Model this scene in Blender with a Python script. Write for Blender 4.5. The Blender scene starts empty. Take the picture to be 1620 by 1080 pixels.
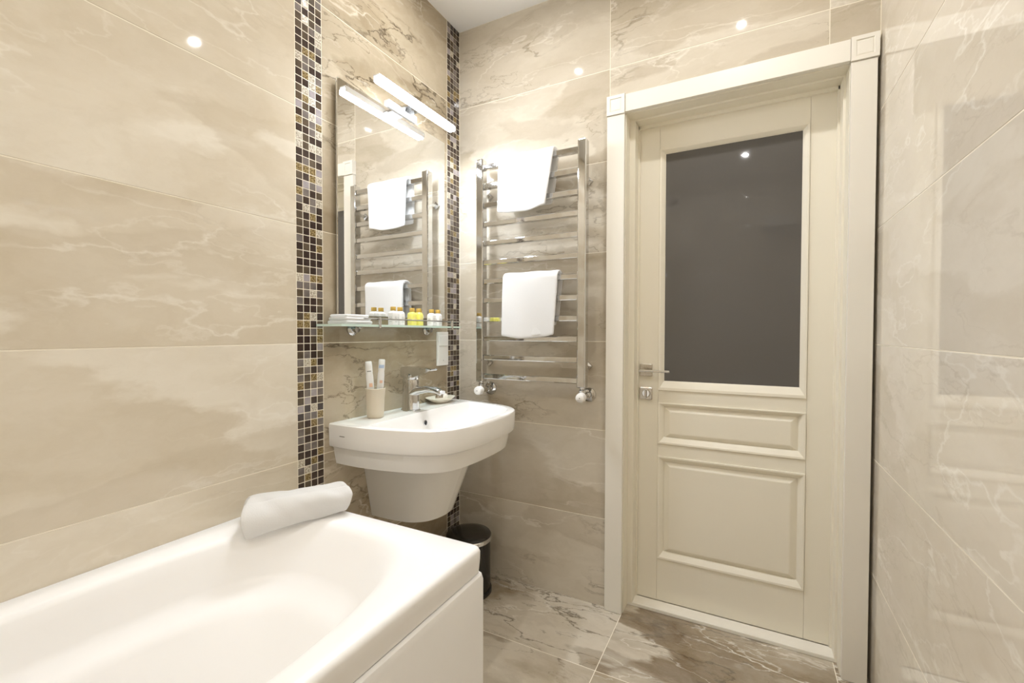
import bpy, bmesh, math, random
from mathutils import Vector, Matrix

# ------------------------------------------------------------------ camera, world, exposure
scene = bpy.context.scene
COL = scene.collection
YAW, PITCH, ROLL = math.radians(-27.802), math.radians(-1.1303), math.radians(0.1164)
CAM = Vector((1.2755, -1.8610, 1.1616))
cam_data = bpy.data.cameras.new('camera')
cam_data.sensor_width = 36.0
cam_data.lens = 715.69 / 1620 * 36.0
cam_data.clip_start = 0.02
cam = bpy.data.objects.new('camera', cam_data)
COL.objects.link(cam)
fw = Vector((math.sin(YAW) * math.cos(PITCH), math.cos(YAW) * math.cos(PITCH), math.sin(PITCH)))
r0 = Vector((math.cos(YAW), -math.sin(YAW), 0))
u0 = r0.cross(fw)
rt = r0 * math.cos(ROLL) + u0 * math.sin(ROLL)
up = u0 * math.cos(ROLL) - r0 * math.sin(ROLL)
m = Matrix((rt, up, -fw)).transposed().to_4x4()
m.translation = CAM
cam.matrix_world = m
scene.camera = cam

world = bpy.data.worlds.new('world')
scene.world = world
world.use_nodes = True
world.node_tree.nodes['Background'].inputs[0].default_value = (0.9, 0.85, 0.78, 1)
world.node_tree.nodes['Background'].inputs[1].default_value = 0.05

scene.view_settings.view_transform = 'Standard'
scene.view_settings.look = 'None'
scene.view_settings.gamma = 1.0
scene.view_settings.use_curve_mapping = False
scene.view_settings.exposure = 0.0
scene.cycles.max_bounces = 14
scene.cycles.diffuse_bounces = 8
scene.cycles.glossy_bounces = 8
scene.cycles.transmission_bounces = 8
scene.cycles.sample_clamp_indirect = 12.0
scene.cycles.caustics_reflective = True
scene.cycles.blur_glossy = 0.4
scene.cycles.caustics_refractive = False

DOWN_STRENGTH = 1980.0      # radiance of the four ceiling downlights
DOWN_COLOR = (1.0, 0.985, 0.965)
LAMP_STRENGTH = 70.0       # radiance of the bar lamp's front and ends
LAMP_DOWN = 260.0          # radiance of the bar lamp's underside, where its LEDs point
LAMP_COLOR = (0.86, 0.92, 1.0)

# ------------------------------------------------------------------ room measures (metres)
T = 0.375                  # tile height
W, H, L = 1.6365, 7 * T, 2.70
rnd = random.Random(7)

# ------------------------------------------------------------------ materials
def lnk(nt, a, b): nt.links.new(a, b)

def principled(name, color, rough=0.5, metal=0.0, **kw):
    mat = bpy.data.materials.new(name)
    mat.use_nodes = True
    b = mat.node_tree.nodes['Principled BSDF']
    b.inputs['Base Color'].default_value = (*color, 1)
    b.inputs['Roughness'].default_value = rough
    b.inputs['Metallic'].default_value = metal
    for k, v in kw.items():
        b.inputs[k].default_value = v
    return mat

def node(nt, kind, **kw):
    n = nt.nodes.new(kind)
    for k, v in kw.items():
        if hasattr(n, k): setattr(n, k, v)
        else: n.inputs[k].default_value = v
    return n

def math_node(nt, op, a, b=None, clamp=False):
    n = nt.nodes.new('ShaderNodeMath'); n.operation = op; n.use_clamp = clamp
    for i, v in enumerate((a, b)):
        if v is None: continue
        if isinstance(v, (int, float)): n.inputs[i].default_value = v
        else: nt.links.new(v, n.inputs[i])
    return n.outputs[0]

def mixc(nt, fac, a, b):
    n = nt.nodes.new('ShaderNodeMix'); n.data_type = 'RGBA'
    for i, v in ((0, fac), (6, a), (7, b)):
        if isinstance(v, (int, float)): n.inputs[i].default_value = v
        elif isinstance(v, tuple): n.inputs[i].default_value = (*v, 1)
        else: nt.links.new(v, n.inputs[i])
    return n.outputs[2]

def ramp(nt, fac, stops, smooth=False):
    n = nt.nodes.new('ShaderNodeValToRGB')
    cr = n.color_ramp
    if smooth: cr.interpolation = 'EASE'
    while len(cr.elements) < len(stops): cr.elements.new(0.5)
    for e, (p, c) in zip(cr.elements, stops):
        e.position = p
        e.color = (c, c, c, 1) if isinstance(c, (int, float)) else (*c, 1)
    nt.links.new(fac, n.inputs[0])
    return n.outputs[0]

def marble(name, dark, mid, light, white, crackc, patch=0.6, vein=0.6, crack=0.4, rough=0.035, ang=0.6, contrast=1.0, fscale=1.0):
    mat = bpy.data.materials.new(name)
    mat.use_nodes = True
    nt = mat.node_tree
    b = nt.nodes['Principled BSDF']
    tc = nt.nodes.new('ShaderNodeTexCoord')
    oi = nt.nodes.new('ShaderNodeObjectInfo')
    off = nt.nodes.new('ShaderNodeCombineXYZ')
    for i, k in enumerate((37.0, 91.0, 53.0)):
        lnk(nt, math_node(nt, 'MULTIPLY', oi.outputs['Random'], k), off.inputs[i])
    rot = nt.nodes.new('ShaderNodeMapping')
    rot.inputs['Rotation'].default_value = (0, 0, ang)
    rot.inputs['Scale'].default_value = (0.8 * fscale, 1.35 * fscale, 1.0 * fscale)
    lnk(nt, tc.outputs['Object'], rot.inputs[0])
    add = nt.nodes.new('ShaderNodeVectorMath'); add.operation = 'ADD'
    lnk(nt, rot.outputs[0], add.inputs[0]); lnk(nt, off.outputs[0], add.inputs[1])
    wn = node(nt, 'ShaderNodeTexNoise', Scale=2.6, Detail=7.0, Roughness=0.6)
    lnk(nt, add.outputs[0], wn.inputs['Vector'])
    sub = nt.nodes.new('ShaderNodeVectorMath'); sub.operation = 'SUBTRACT'
    lnk(nt, wn.outputs['Color'], sub.inputs[0]); sub.inputs[1].default_value = (0.5, 0.5, 0.5)
    sc = nt.nodes.new('ShaderNodeVectorMath'); sc.operation = 'SCALE'; sc.inputs['Scale'].default_value = 0.55
    lnk(nt, sub.outputs[0], sc.inputs[0])
    wv = nt.nodes.new('ShaderNodeVectorMath'); wv.operation = 'ADD'
    lnk(nt, add.outputs[0], wv.inputs[0]); lnk(nt, sc.outputs[0], wv.inputs[1])
    V = wv.outputs[0]
    st_ = nt.nodes.new('ShaderNodeMapping'); st_.inputs['Rotation'].default_value = (0, 0, ang * 1.15); st_.inputs['Scale'].default_value = (0.62 * fscale, 1.9 * fscale, 1.0)
    lnk(nt, tc.outputs['Object'], st_.inputs[0])
    sa = nt.nodes.new('ShaderNodeVectorMath'); sa.operation = 'ADD'
    lnk(nt, st_.outputs[0], sa.inputs[0]); lnk(nt, off.outputs[0], sa.inputs[1])
    sw_ = nt.nodes.new('ShaderNodeVectorMath'); sw_.operation = 'SCALE'; sw_.inputs['Scale'].default_value = 0.22
    lnk(nt, sub.outputs[0], sw_.inputs[0])
    sv = nt.nodes.new('ShaderNodeVectorMath'); sv.operation = 'ADD'
    lnk(nt, sa.outputs[0], sv.inputs[0]); lnk(nt, sw_.outputs[0], sv.inputs[1])
    def lnoise(scale, detail, roughn, shift):
        a = nt.nodes.new('ShaderNodeVectorMath'); a.operation = 'ADD'
        lnk(nt, sv.outputs[0], a.inputs[0]); a.inputs[1].default_value = (shift, -shift * 0.7, shift * 1.3)
        n = node(nt, 'ShaderNodeTexNoise', Scale=scale, Detail=detail, Roughness=roughn)
        lnk(nt, a.outputs[0], n.inputs['Vector'])
        return n.outputs['Fac']
    def noise(scale, detail, roughn, shift, warped=True):
        a = nt.nodes.new('ShaderNodeVectorMath'); a.operation = 'ADD'
        lnk(nt, V if warped else add.outputs[0], a.inputs[0]); a.inputs[1].default_value = (shift, -shift * 0.7, shift * 1.3)
        n = node(nt, 'ShaderNodeTexNoise', Scale=scale, Detail=detail, Roughness=roughn)
        lnk(nt, a.outputs[0], n.inputs['Vector'])
        return n.outputs['Fac']
    s = 0.2 * contrast
    c = ramp(nt, noise(1.3, 7, 0.52, 0.0), [(0.5 - s, dark), (0.5, mid), (0.5 + s, light)])
    # breccia patches: crisp on one side, fading on the other
    pm = ramp(nt, lnoise(1.0, 6, 0.48, 11.0), [(0.0, 0.0), (0.535, 0.0), (0.55, 1.0), (0.72, 0.0), (1.0, 0.0)])
    c = mixc(nt, math_node(nt, 'MULTIPLY', pm, patch), c, light)
    pd = ramp(nt, lnoise(1.2, 5, 0.45, 23.0), [(0.0, 0.0), (0.53, 0.0), (0.545, 1.0), (0.68, 0.0), (1.0, 0.0)])
    c = mixc(nt, math_node(nt, 'MULTIPLY', pd, patch * 0.55), c, dark)
    # hairline veins
    def band(nz, w):
        d = math_node(nt, 'ABSOLUTE', math_node(nt, 'SUBTRACT', nz, 0.5))
        return math_node(nt, 'SUBTRACT', 1.0, math_node(nt, 'DIVIDE', d, w), clamp=True)
    mask1 = ramp(nt, noise(1.8, 3, 0.5, 31.0), [(0.44, 0.0), (0.56, 1.0)])
    v1 = math_node(nt, 'MULTIPLY', band(lnoise(1.7, 5, 0.5, 41.0), 0.008), mask1)
    c = mixc(nt, math_node(nt, 'MULTIPLY', v1, vein), c, white)
    mask2 = ramp(nt, noise(1.5, 3, 0.5, 57.0), [(0.47, 0.0), (0.58, 1.0)])
    v2 = math_node(nt, 'MULTIPLY', band(lnoise(2.2, 6, 0.52, 63.0), 0.010), mask2)
    c = mixc(nt, math_node(nt, 'MULTIPLY', v2, crack), c, crackc)
    v3 = math_node(nt, 'MULTIPLY', band(lnoise(3.6, 6, 0.55, 99.0), 0.008), mask2)
    c = mixc(nt, math_node(nt, 'MULTIPLY', v3, crack * 0.7), c, crackc)
    v4 = math_node(nt, 'MULTIPLY', band(lnoise(3.1, 5, 0.5, 121.0), 0.010), mask1)
    c = mixc(nt, math_node(nt, 'MULTIPLY', v4, vein * 0.55), c, white)
    # cloudy grain
    g = noise(5.0, 9, 0.65, 77.0)
    c = mixc(nt, ramp(nt, g, [(0.35, 0.0), (0.75, 0.22)]), c, white)
    c = mixc(nt, ramp(nt, noise(11.0, 8, 0.65, 87.0), [(0.48, 0.0), (0.8, 0.22)]), c, dark)
    lnk(nt, c, b.inputs['Base Color'])
    b.inputs['Roughness'].default_value = rough
    b.inputs['IOR'].default_value = 1.5
    return mat

M = {}
M['tile_cream'] = marble('cream_marble', (.535, .46, .34), (.65, .58, .46), (.785, .735, .635), (.88, .85, .78), (.42, .35, .25), patch=.9, vein=.42, crack=.2, ang=-.6)
M['tile_right'] = marble('cream_marble_streaked', (.60, .53, .42), (.70, .635, .535), (.80, .75, .66), (.89, .86, .79), (.44, .37, .28), patch=.75, vein=.7, crack=.3, ang=.85)
M['tile_back'] = marble('taupe_marble', (.40, .335, .24), (.53, .465, .36), (.66, .605, .505), (.80, .76, .68), (.20, .15, .09), patch=.8, vein=.6, crack=.65, ang=-.45)
M['tile_brown'] = marble('brown_marble', (.25, .19, .115), (.40, .33, .23), (.55, .48, .365), (.74, .68, .58), (.09, .062, .032), patch=.85, vein=.65, crack=1.0, ang=-.7)
M['tile_floor'] = marble('brown_floor_marble', (.18, .125, .068), (.325, .255, .165), (.58, .52, .42), (.88, .85, .78), (.09, .062, .032), patch=.95, vein=.9, crack=.85, rough=.09, ang=.55, contrast=.7, fscale=1.15)
M['grout'] = principled('grout', (.84, .785, .67), 0.9)
M['plaster'] = principled('ceiling_paint', (.80, .78, .74), 0.7)
M['mirror'] = principled('mirror_silver', (.93, .94, .94), 0.015, 1.0)
M['mirror_edge'] = principled('polished_glass_edge', (.75, .78, .77), 0.15, 0.3)
M['chrome'] = principled('chrome', (.66, .66, .66), 0.06, 1.0)
M['nickel'] = principled('satin_nickel', (.55, .51, .45), 0.22, 1.0)
M['black_plastic'] = principled('black_plastic', (.015, .014, .012), 0.35)
M['bin_black'] = principled('bin_black_enamel', (.02, .017, .014), 0.2)
M['ceramic'] = principled('white_ceramic', (.88, .87, .85), 0.08, 0.0, **{'IOR': 1.5})
M['acrylic'] = principled('white_acrylic', (.91, .905, .90), 0.3, 0.0, **{'Specular IOR Level': 0.3})
M['white_plastic'] = principled('white_plastic', (.86, .85, .83), 0.3)
M['cup'] = principled('beige_ceramic', (.66, .59, .47), 0.45)
M['dish'] = principled('cream_ceramic', (.80, .75, .65), 0.3)
M['soap'] = principled('white_soap', (.88, .85, .80), 0.5)
M['door_glass'] = principled('smoked_door_glass', (.112, .106, .100), 0.03)
M['hole'] = principled('dark_hole', (.02, .02, .02), 0.8)
M['gold_cap'] = principled('gold_cap', (.62, .42, .10), 0.3, 0.35)
M['white_bottle'] = principled('white_bottle', (.86, .85, .82), 0.25)
M['yellow_gel'] = principled('yellow_gel', (.88, .84, .20), 0.15)
M['print_grey'] = principled('grey_print', (.25, .24, .22), 0.5)
M['print_blue'] = principled('blue_print', (.50, .62, .82), 0.5)
M['print_orange'] = principled('orange_print', (.88, .60, .45), 0.5)
M['tube'] = principled('white_tube', (.86, .86, .86), 0.3)

def painted(name, col):
    mat = principled(name, col, 0.38)
    nt = mat.node_tree
    b = nt.nodes['Principled BSDF']
    tc = nt.nodes.new('ShaderNodeTexCoord')
    mp = nt.nodes.new('ShaderNodeMapping'); mp.inputs['Scale'].default_value = (40, 40, 2.5)
    lnk(nt, tc.outputs['Object'], mp.inputs[0])
    n = node(nt, 'ShaderNodeTexNoise', Scale=2.0, Detail=3.0)
    lnk(nt, mp.outputs[0], n.inputs['Vector'])
    c = mixc(nt, ramp(nt, n.outputs['Fac'], [(0.3, 0.0), (0.75, 0.09)]), col, tuple(k * 0.965 for k in col))
    lnk(nt, c, b.inputs['Base Color'])
    return mat
M['paint'] = painted('cream_door_paint', (.84, .80, .69))
M['paint_trim'] = painted('cream_trim_paint', (.84, .81, .735))

def towel_mat():
    mat = principled('white_terry', (.90, .895, .885), 0.95, 0.0, **{'Sheen Weight': 0.25})
    nt = mat.node_tree; b = nt.nodes['Principled BSDF']
    tc = nt.nodes.new('ShaderNodeTexCoord')
    n = node(nt, 'ShaderNodeTexNoise', Scale=420.0, Detail=3.0)
    lnk(nt, tc.outputs['Object'], n.inputs['Vector'])
    bp = node(nt, 'ShaderNodeBump', Strength=0.35, Distance=0.002)
    lnk(nt, n.outputs['Fac'], bp.inputs['Height']); lnk(nt, bp.outputs[0], b.inputs['Normal'])
    tl = nt.nodes.new('ShaderNodeBsdfTranslucent'); tl.inputs[0].default_value = (.9, .895, .885, 1)
    mx = nt.nodes.new('ShaderNodeMixShader'); mx.inputs[0].default_value = 0.38
    lnk(nt, b.outputs[0], mx.inputs[1]); lnk(nt, tl.outputs[0], mx.inputs[2])
    lnk(nt, mx.outputs[0], nt.nodes['Material Output'].inputs[0])
    return mat
M['towel'] = towel_mat()

def glass_mat():
    mat = bpy.data.materials.new('clear_shelf_glass'); mat.use_nodes = True
    nt = mat.node_tree; nt.nodes.clear()
    o = nt.nodes.new('ShaderNodeOutputMaterial')
    t = nt.nodes.new('ShaderNodeBsdfTransparent'); t.inputs[0].default_value = (.90, .97, .94, 1)
    g_ = node(nt, 'ShaderNodeBsdfGlossy', Roughness=0.02)
    f = node(nt, 'ShaderNodeFresnel', IOR=1.45)
    mx = nt.nodes.new('ShaderNodeMixShader')
    lnk(nt, f.outputs[0], mx.inputs[0]); lnk(nt, t.outputs[0], mx.inputs[1]); lnk(nt, g_.outputs[0], mx.inputs[2])
    lnk(nt, mx.outputs[0], o.inputs[0])
    return mat
M['glass_edge'] = principled('green_glass_edge', (.70, .87, .80), 0.15)
M['glass'] = glass_mat()

def emission(name, col, s):
    mat = bpy.data.materials.new(name); mat.use_nodes = True
    nt = mat.node_tree; nt.nodes.clear()
    o = nt.nodes.new('ShaderNodeOutputMaterial')
    e = node(nt, 'ShaderNodeEmission', Strength=s); e.inputs[0].default_value = (*col, 1)
    lnk(nt, e.outputs[0], o.inputs[0])
    return mat
M['down_light'] = emission('downlight_led', DOWN_COLOR, DOWN_STRENGTH)
M['lamp_light'] = emission('bar_lamp_led', LAMP_COLOR, LAMP_STRENGTH)
M['lamp_under'] = emission('bar_lamp_led_underside', LAMP_COLOR, LAMP_DOWN)

def mosaic_mat(name, a, b_, rough, textured):
    mat = principled(name, a, rough)
    nt = mat.node_tree; b = nt.nodes['Principled BSDF']
    tc = nt.nodes.new('ShaderNodeTexCoord'); oi = nt.nodes.new('ShaderNodeObjectInfo')
    add = nt.nodes.new('ShaderNodeVectorMath'); add.operation = 'ADD'
    off = nt.nodes.new('ShaderNodeCombineXYZ')
    lnk(nt, math_node(nt, 'MULTIPLY', oi.outputs['Random'], 50.0), off.inputs[0])
    lnk(nt, tc.outputs['Object'], add.inputs[0]); lnk(nt, off.outputs[0], add.inputs[1])
    n = node(nt, 'ShaderNodeTexNoise', Scale=190.0 if textured else 45.0, Detail=3.0)
    lnk(nt, add.outputs[0], n.inputs['Vector'])
    lo, hi = (0.42, 0.6) if textured else (0.3, 0.7)
    c = mixc(nt, ramp(nt, n.outputs['Fac'], [(lo, 0.0), (hi, 1.0)]), a, b_)
    lnk(nt, c, b.inputs['Base Color'])
    if textured:
        bp = node(nt, 'ShaderNodeBump', Strength=0.5, Distance=0.002)
        lnk(nt, n.outputs['Fac'], bp.inputs['Height']); lnk(nt, bp.outputs[0], b.inputs['Normal'])
    return mat
MOS = [mosaic_mat('mosaic_dark', (.035, .022, .018), (.06, .04, .032), .08, False),
       mosaic_mat('mosaic_umber', (.075, .055, .038), (.12, .09, .06), .08, False),
       mosaic_mat('mosaic_grey', (.14, .12, .108), (.21, .18, .165), .1, False),
       mosaic_mat('mosaic_mauve', (.31, .275, .285), (.40, .365, .375), .1, False),
       mosaic_mat('mosaic_gold', (.12, .075, .02), (.38, .29, .14), .2, True),
       mosaic_mat('mosaic_silver', (.34, .29, .22), (.70, .65, .55), .25, True)]
MOS_W = [.31, .20, .20, .08, .10, .11]

# ------------------------------------------------------------------ mesh helpers
WL = {}        # world position of every object that may be a parent

def finish(bm, smooth_angle=None):
    if smooth_angle:
        for f in bm.faces: f.smooth = True
        a = math.radians(smooth_angle)
        for e in bm.edges:
            if len(e.link_faces) == 2 and e.calc_face_angle(0) > a: e.smooth = False

def obj(name, bm, mat, parent=None, smooth=None, recalc=True, origin=None):
    if recalc: bmesh.ops.recalc_face_normals(bm, faces=bm.faces)
    finish(bm, smooth)
    if origin is None:
        lo = Vector([min(v.co[i] for v in bm.verts) for i in range(3)])
        hi = Vector([max(v.co[i] for v in bm.verts) for i in range(3)])
        c = (lo + hi) / 2
        if parent is None: c.z = lo.z
    else: c = Vector(origin)
    bmesh.ops.translate(bm, verts=bm.verts, vec=-c)
    me = bpy.data.meshes.new(name); bm.to_mesh(me); bm.free()
    mats = mat if isinstance(mat, (list, tuple)) else [mat]
    for k in mats: me.materials.append(k)
    o = bpy.data.objects.new(name, me); COL.objects.link(o)
    o.location = c - (WL[parent.name] if parent else Vector())
    if parent: o.parent = parent
    WL[o.name] = c
    return o

def thing(name, loc, label=None, cat=None, group=None, kind=None):
    o = bpy.data.objects.new(name, None); COL.objects.link(o)
    o.empty_display_size = 0.05
    o.location = loc; WL[o.name] = Vector(loc)
    tag(o, label, cat, group, kind)
    return o

def tag(o, label=None, cat=None, group=None, kind=None):
    if label: o['label'] = label
    if cat: o['category'] = cat
    if group: o['group'] = group
    if kind: o['kind'] = kind
    return o

def add_box(bm, x0, x1, y0, y1, z0, z1, bevel=0.0, seg=2):
    r = bmesh.ops.create_cube(bm, size=1.0)
    vs = r['verts']
    for v in vs:
        v.co = Vector(((x0 + x1) / 2 + v.co.x * (x1 - x0), (y0 + y1) / 2 + v.co.y * (y1 - y0), (z0 + z1) / 2 + v.co.z * (z1 - z0)))
    if bevel:
        es = list({e for v in vs for e in v.link_edges})
        bmesh.ops.bevel(bm, geom=es, offset=bevel, segments=seg, affect='EDGES', profile=0.5)
    return bm

def box(x0, x1, y0, y1, z0, z1, bevel=0.0, seg=2):
    return add_box(bmesh.new(), x0, x1, y0, y1, z0, z1, bevel, seg)

def add_loops(bm, loops, cap0=True, cap1=True, closed=True):
    """skin a list of point loops (same length)"""
    rows = [[bm.verts.new(p) for p in lp] for lp in loops]
    n = len(rows[0])
    for a, b in zip(rows, rows[1:]):
        for i in range(n if closed else n - 1):
            j = (i + 1) % n
            bm.faces.new((a[i], a[j], b[j], b[i]))
    if cap0: bm.faces.new(rows[0])
    if cap1: bm.faces.new(list(reversed(rows[-1])))
    return rows

def lathe(profile, c=(0, 0, 0), axis='z', seg=32, cap0=True, cap1=True, bm=None):
    bm = bm or bmesh.new()
    cx, cy, cz = c
    loops = []
    for r, h in profile:
        lp = []
        for i in range(seg):
            a = 2 * math.pi * i / seg
            p, q = r * math.cos(a), r * math.sin(a)
            if axis == 'z': lp.append((cx + p, cy + q, cz + h))
            elif axis == 'x': lp.append((cx + h, cy + p, cz + q))
            else: lp.append((cx + p, cy + h, cz + q))
        loops.append(lp)
    add_loops(bm, loops, cap0, cap1)
    return bm

def tube(pts, r, seg=12, bm=None, radii=None, flat=None):
    """swept tube through points; flat=(a,b) gives elliptical section factors"""
    bm = bm or bmesh.new()
    pts = [Vector(p) for p in pts]
    loops = []
    prev = None
    for i, p in enumerate(pts):
        t = (pts[min(i + 1, len(pts) - 1)] - pts[max(i - 1, 0)]).normalized()
        ref = Vector((0, 0, 1)) if abs(t.z) < 0.9 else Vector((0, 1, 0))
        s = t.cross(ref).normalized() if prev is None else (prev - t * prev.dot(t)).normalized()
        prev = s
        u = t.cross(s)
        rr = radii[i] if radii else r
        fa, fb = flat or (1, 1)
        loops.append([p + s * (rr * fa * math.cos(2 * math.pi * k / seg)) + u * (rr * fb * math.sin(2 * math.pi * k / seg)) for k in range(seg)])
    add_loops(bm, loops)
    return bm

def rect_frame(bm, x0, x1, z0, z1, prof, fill=False):
    """moulding ring in an x-z plane facing -y; prof = list of (inset left/right, inset bottom, inset top, y)"""
    loops = []
    for s, b, t, y in prof:
        loops.append([(x0 + s, y, z0 + b), (x1 - s, y, z0 + b), (x1 - s, y, z1 - t), (x0 + s, y, z1 - t)])
    add_loops(bm, loops, False, False)
    if fill:
        s, b, t, y = prof[-1]
        v = [bm.verts.new(p) for p in loops[-1]]
        bm.faces.new(v)
        bmesh.ops.remove_doubles(bm, verts=bm.verts, dist=1e-5)
    return bm

# ------------------------------------------------------------------ wall tiles
ORIENT = {
    'left':  Matrix(((0, 0, 1), (1, 0, 0), (0, 1, 0))).to_4x4(),
    'back':  Matrix(((1, 0, 0), (0, 0, -1), (0, 1, 0))).to_4x4(),
    'right': Matrix(((0, 0, -1), (-1, 0, 0), (0, 1, 0))).to_4x4(),
    'rear':  Matrix(((-1, 0, 0), (0, 0, 1), (0, 1, 0))).to_4x4(),
    'floor': Matrix.Identity(4),
}
TILE_MESH = {}
def tile_mesh(w, h, mat, thick=0.009, bevel=0.0009, key='tile'):
    k = (round(w, 4), round(h, 4), mat.name, key)
    if k not in TILE_MESH:
        bm = box(-w / 2, w / 2, -h / 2, h / 2, -thick, 0, bevel, 1)
        me = bpy.data.meshes.new(key); bm.to_mesh(me); bm.free()
        me.materials.append(mat)
        TILE_MESH[k] = me
    return TILE_MESH[k]

def place_tile(name, me, side, pos, parent):
    o = bpy.data.objects.new(name, me); COL.objects.link(o)
    o.parent = parent
    mm = ORIENT[side].copy()
    mm.translation = Vector(pos) - WL[parent.name]
    o.matrix_local = mm
    return o

GAP = 0.0023
GD = 0.0007      # grout lies this deep below the tile faces
ROWS = [(k * T, (k + 1) * T) for k in range(7)]

# ---- floor
fl = obj('floor', box(-0.1, W + 0.1, -L - 0.1, 0.25, -0.12, -GD), M['grout'], origin=(W / 2, -L / 2, 0))
tag(fl, 'brown veined marble floor tiles with pale grout', kind='structure')
fx = [0.0, 0.085, 0.815, 1.545, W]
fy = [0.13, -0.37, -1.10, -1.83, -2.56, -L]
for x0, x1 in zip(fx, fx[1:]):
    for y1, y0 in zip(fy, fy[1:]):
        g = GAP / 2
        me = tile_mesh(x1 - x0 - 2 * g, y1 - y0 - 2 * g, M['tile_floor'], key='floor_tile')
        place_tile('floor_tile', me, 'floor', ((x0 + x1) / 2, (y0 + y1) / 2, 0), fl)

# ---- ceiling
ce = obj('ceiling', box(-0.1, W + 0.1, -L - 0.1, 0.2, H, H + 0.1), M['plaster'], origin=(W / 2, -L / 2, H))
tag(ce, 'plain white ceiling', kind='structure')

# ---- left wall with two mosaic strips
wl = obj('wall_left', box(-0.1, -GD, -L - 0.1, 0.2, 0, H), M['grout'], origin=(0, -L / 2, 0))
tag(wl, 'left wall in cream marble tiles with mosaic strips', kind='structure')
MY0, MY1, MY2 = -0.9075, -0.8077, -0.1025
for z0, z1 in ROWS:
    for y0, y1, mt in ((-L, -2.4075, 'tile_cream'), (-2.4075, -1.6575, 'tile_cream'), (-1.6575, MY0, 'tile_cream'), (MY1, MY2, 'tile_brown')):
        me = tile_mesh(y1 - y0 - GAP, z1 - z0 - GAP, M[mt], key='wall_tile')
        place_tile('wall_tile', me, 'left', (0, (y0 + y1) / 2, (z0 + z1) / 2), wl)

P = 0.025
def piece_kind(w=None): return rnd.choices(range(6), w or MOS_W)[0]
PIECE = []
for k in range(6):
    bm = box(-0.0114, 0.0114, -0.0114, 0.0114, -0.007, 0.0, 0.0008, 1)
    me = bpy.data.meshes.new('mosaic_piece'); bm.to_mesh(me); bm.free(); me.materials.append(MOS[k]); PIECE.append(me)

def mosaic_stuff(name, y0, rows, parent, wts=None):
    bm = bmesh.new()
    for i in rows:
        for j in range(4):
            k = piece_kind(wts)
            n0 = len(bm.faces)
            add_box(bm, -0.007, 0.0, y0 + j * P + 0.0011, y0 + (j + 1) * P - 0.0011, i * P + 0.0011, (i + 1) * P - 0.0011)
            bm.faces.ensure_lookup_table()
            for f in bm.faces[n0:]: f.material_index = k
    return tag(obj(name, bm, MOS, parent), kind='stuff')

st = thing('mosaic_strip', (0, (MY0 + MY1) / 2, 0.0)); st.parent = wl
st.location = Vector((0, (MY0 + MY1) / 2, 0.0)) - WL[wl.name]
R0, R1 = 24, 97
y0 = MY0 + ((MY1 - MY0) - 4 * P) / 2
for i in range(R0, R1):
    for j in range(4):
        place_tile('mosaic_piece', PIECE[piece_kind()], 'left', (0, y0 + (j + .5) * P, (i + .5) * P), st)
mosaic_stuff('mosaic_field', y0, list(range(0, R0)) + list(range(R1, 105)), st)
st2 = thing('corner_mosaic_strip', (0, -0.05, 0.0)); st2.parent = wl
st2.location = Vector((0, -0.05, 0.0)) - WL[wl.name]
mosaic_stuff('mosaic_field', -0.1012, range(105), st2, [.34, .26, .22, .09, .05, .04])

# ---- back wall with the doorway
DX0, DX1, DZ = 0.790, 1.600, 2.075
bm = bmesh.new()
add_box(bm, -0.1, DX0, GD, 0.2, 0, H); add_box(bm, DX1, W + 0.1, GD, 0.2, DZ, H); add_box(bm, DX1, W + 0.1, .14, 0.2, 0, DZ); add_box(bm, DX0, DX1, GD, 0.2, DZ, H)
wb = obj('wall_back', bm, M['grout'], origin=(W / 2, 0, 0))
tag(wb, 'back wall in taupe marble tiles around the door', kind='structure')
for k, (z0, z1) in enumerate(ROWS):
    for x0, x1 in ((0, .75), (.75, 1.5), (1.5, W)):
        a, b_ = x0, x1
        zz0 = z0
        if x0 > 0:
            if k < 5: continue
            if k == 5: zz0 = 2.08
        me = tile_mesh(b_ - a - GAP, z1 - zz0 - GAP, M['tile_back'], key='wall_tile')
        place_tile('wall_tile', me, 'back', ((a + b_) / 2, 0, (zz0 + z1) / 2), wb)
# ---- right wall
wr = obj('wall_right', box(W + GD, W + 0.1, -L - 0.1, 0.2, 0, H), M['grout'], origin=(W, -L / 2, 0))
tag(wr, 'right wall in glossy cream marble tiles', kind='structure')
for z0, z1 in ROWS:
    for y0, y1 in ((-L, -2.41), (-2.41, -1.66), (-1.66, -.945), (-.945, -0.001)):
        me = tile_mesh(y1 - y0 - GAP, z1 - z0 - GAP, M['tile_right'], key='wall_tile')
        place_tile('wall_tile', me, 'right', (W, (y0 + y1) / 2, (z0 + z1) / 2), wr)
# ---- rear wall (behind the camera)
wq = obj('wall_rear', box(-0.1, W + 0.1, -L - 0.1, -L - GD, 0, H), M['grout'], origin=(W / 2, -L, 0))
tag(wq, 'rear wall in cream marble tiles behind the viewer', kind='structure')
for z0, z1 in ROWS:
    for x0, x1 in ((0, .75), (.75, 1.5), (1.5, W)):
        me = tile_mesh(x1 - x0 - GAP, z1 - z0 - GAP, M['tile_cream'], key='wall_tile')
        place_tile('wall_tile', me, 'rear', ((x0 + x1) / 2, -L, (z0 + z1) / 2), wq)

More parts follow.
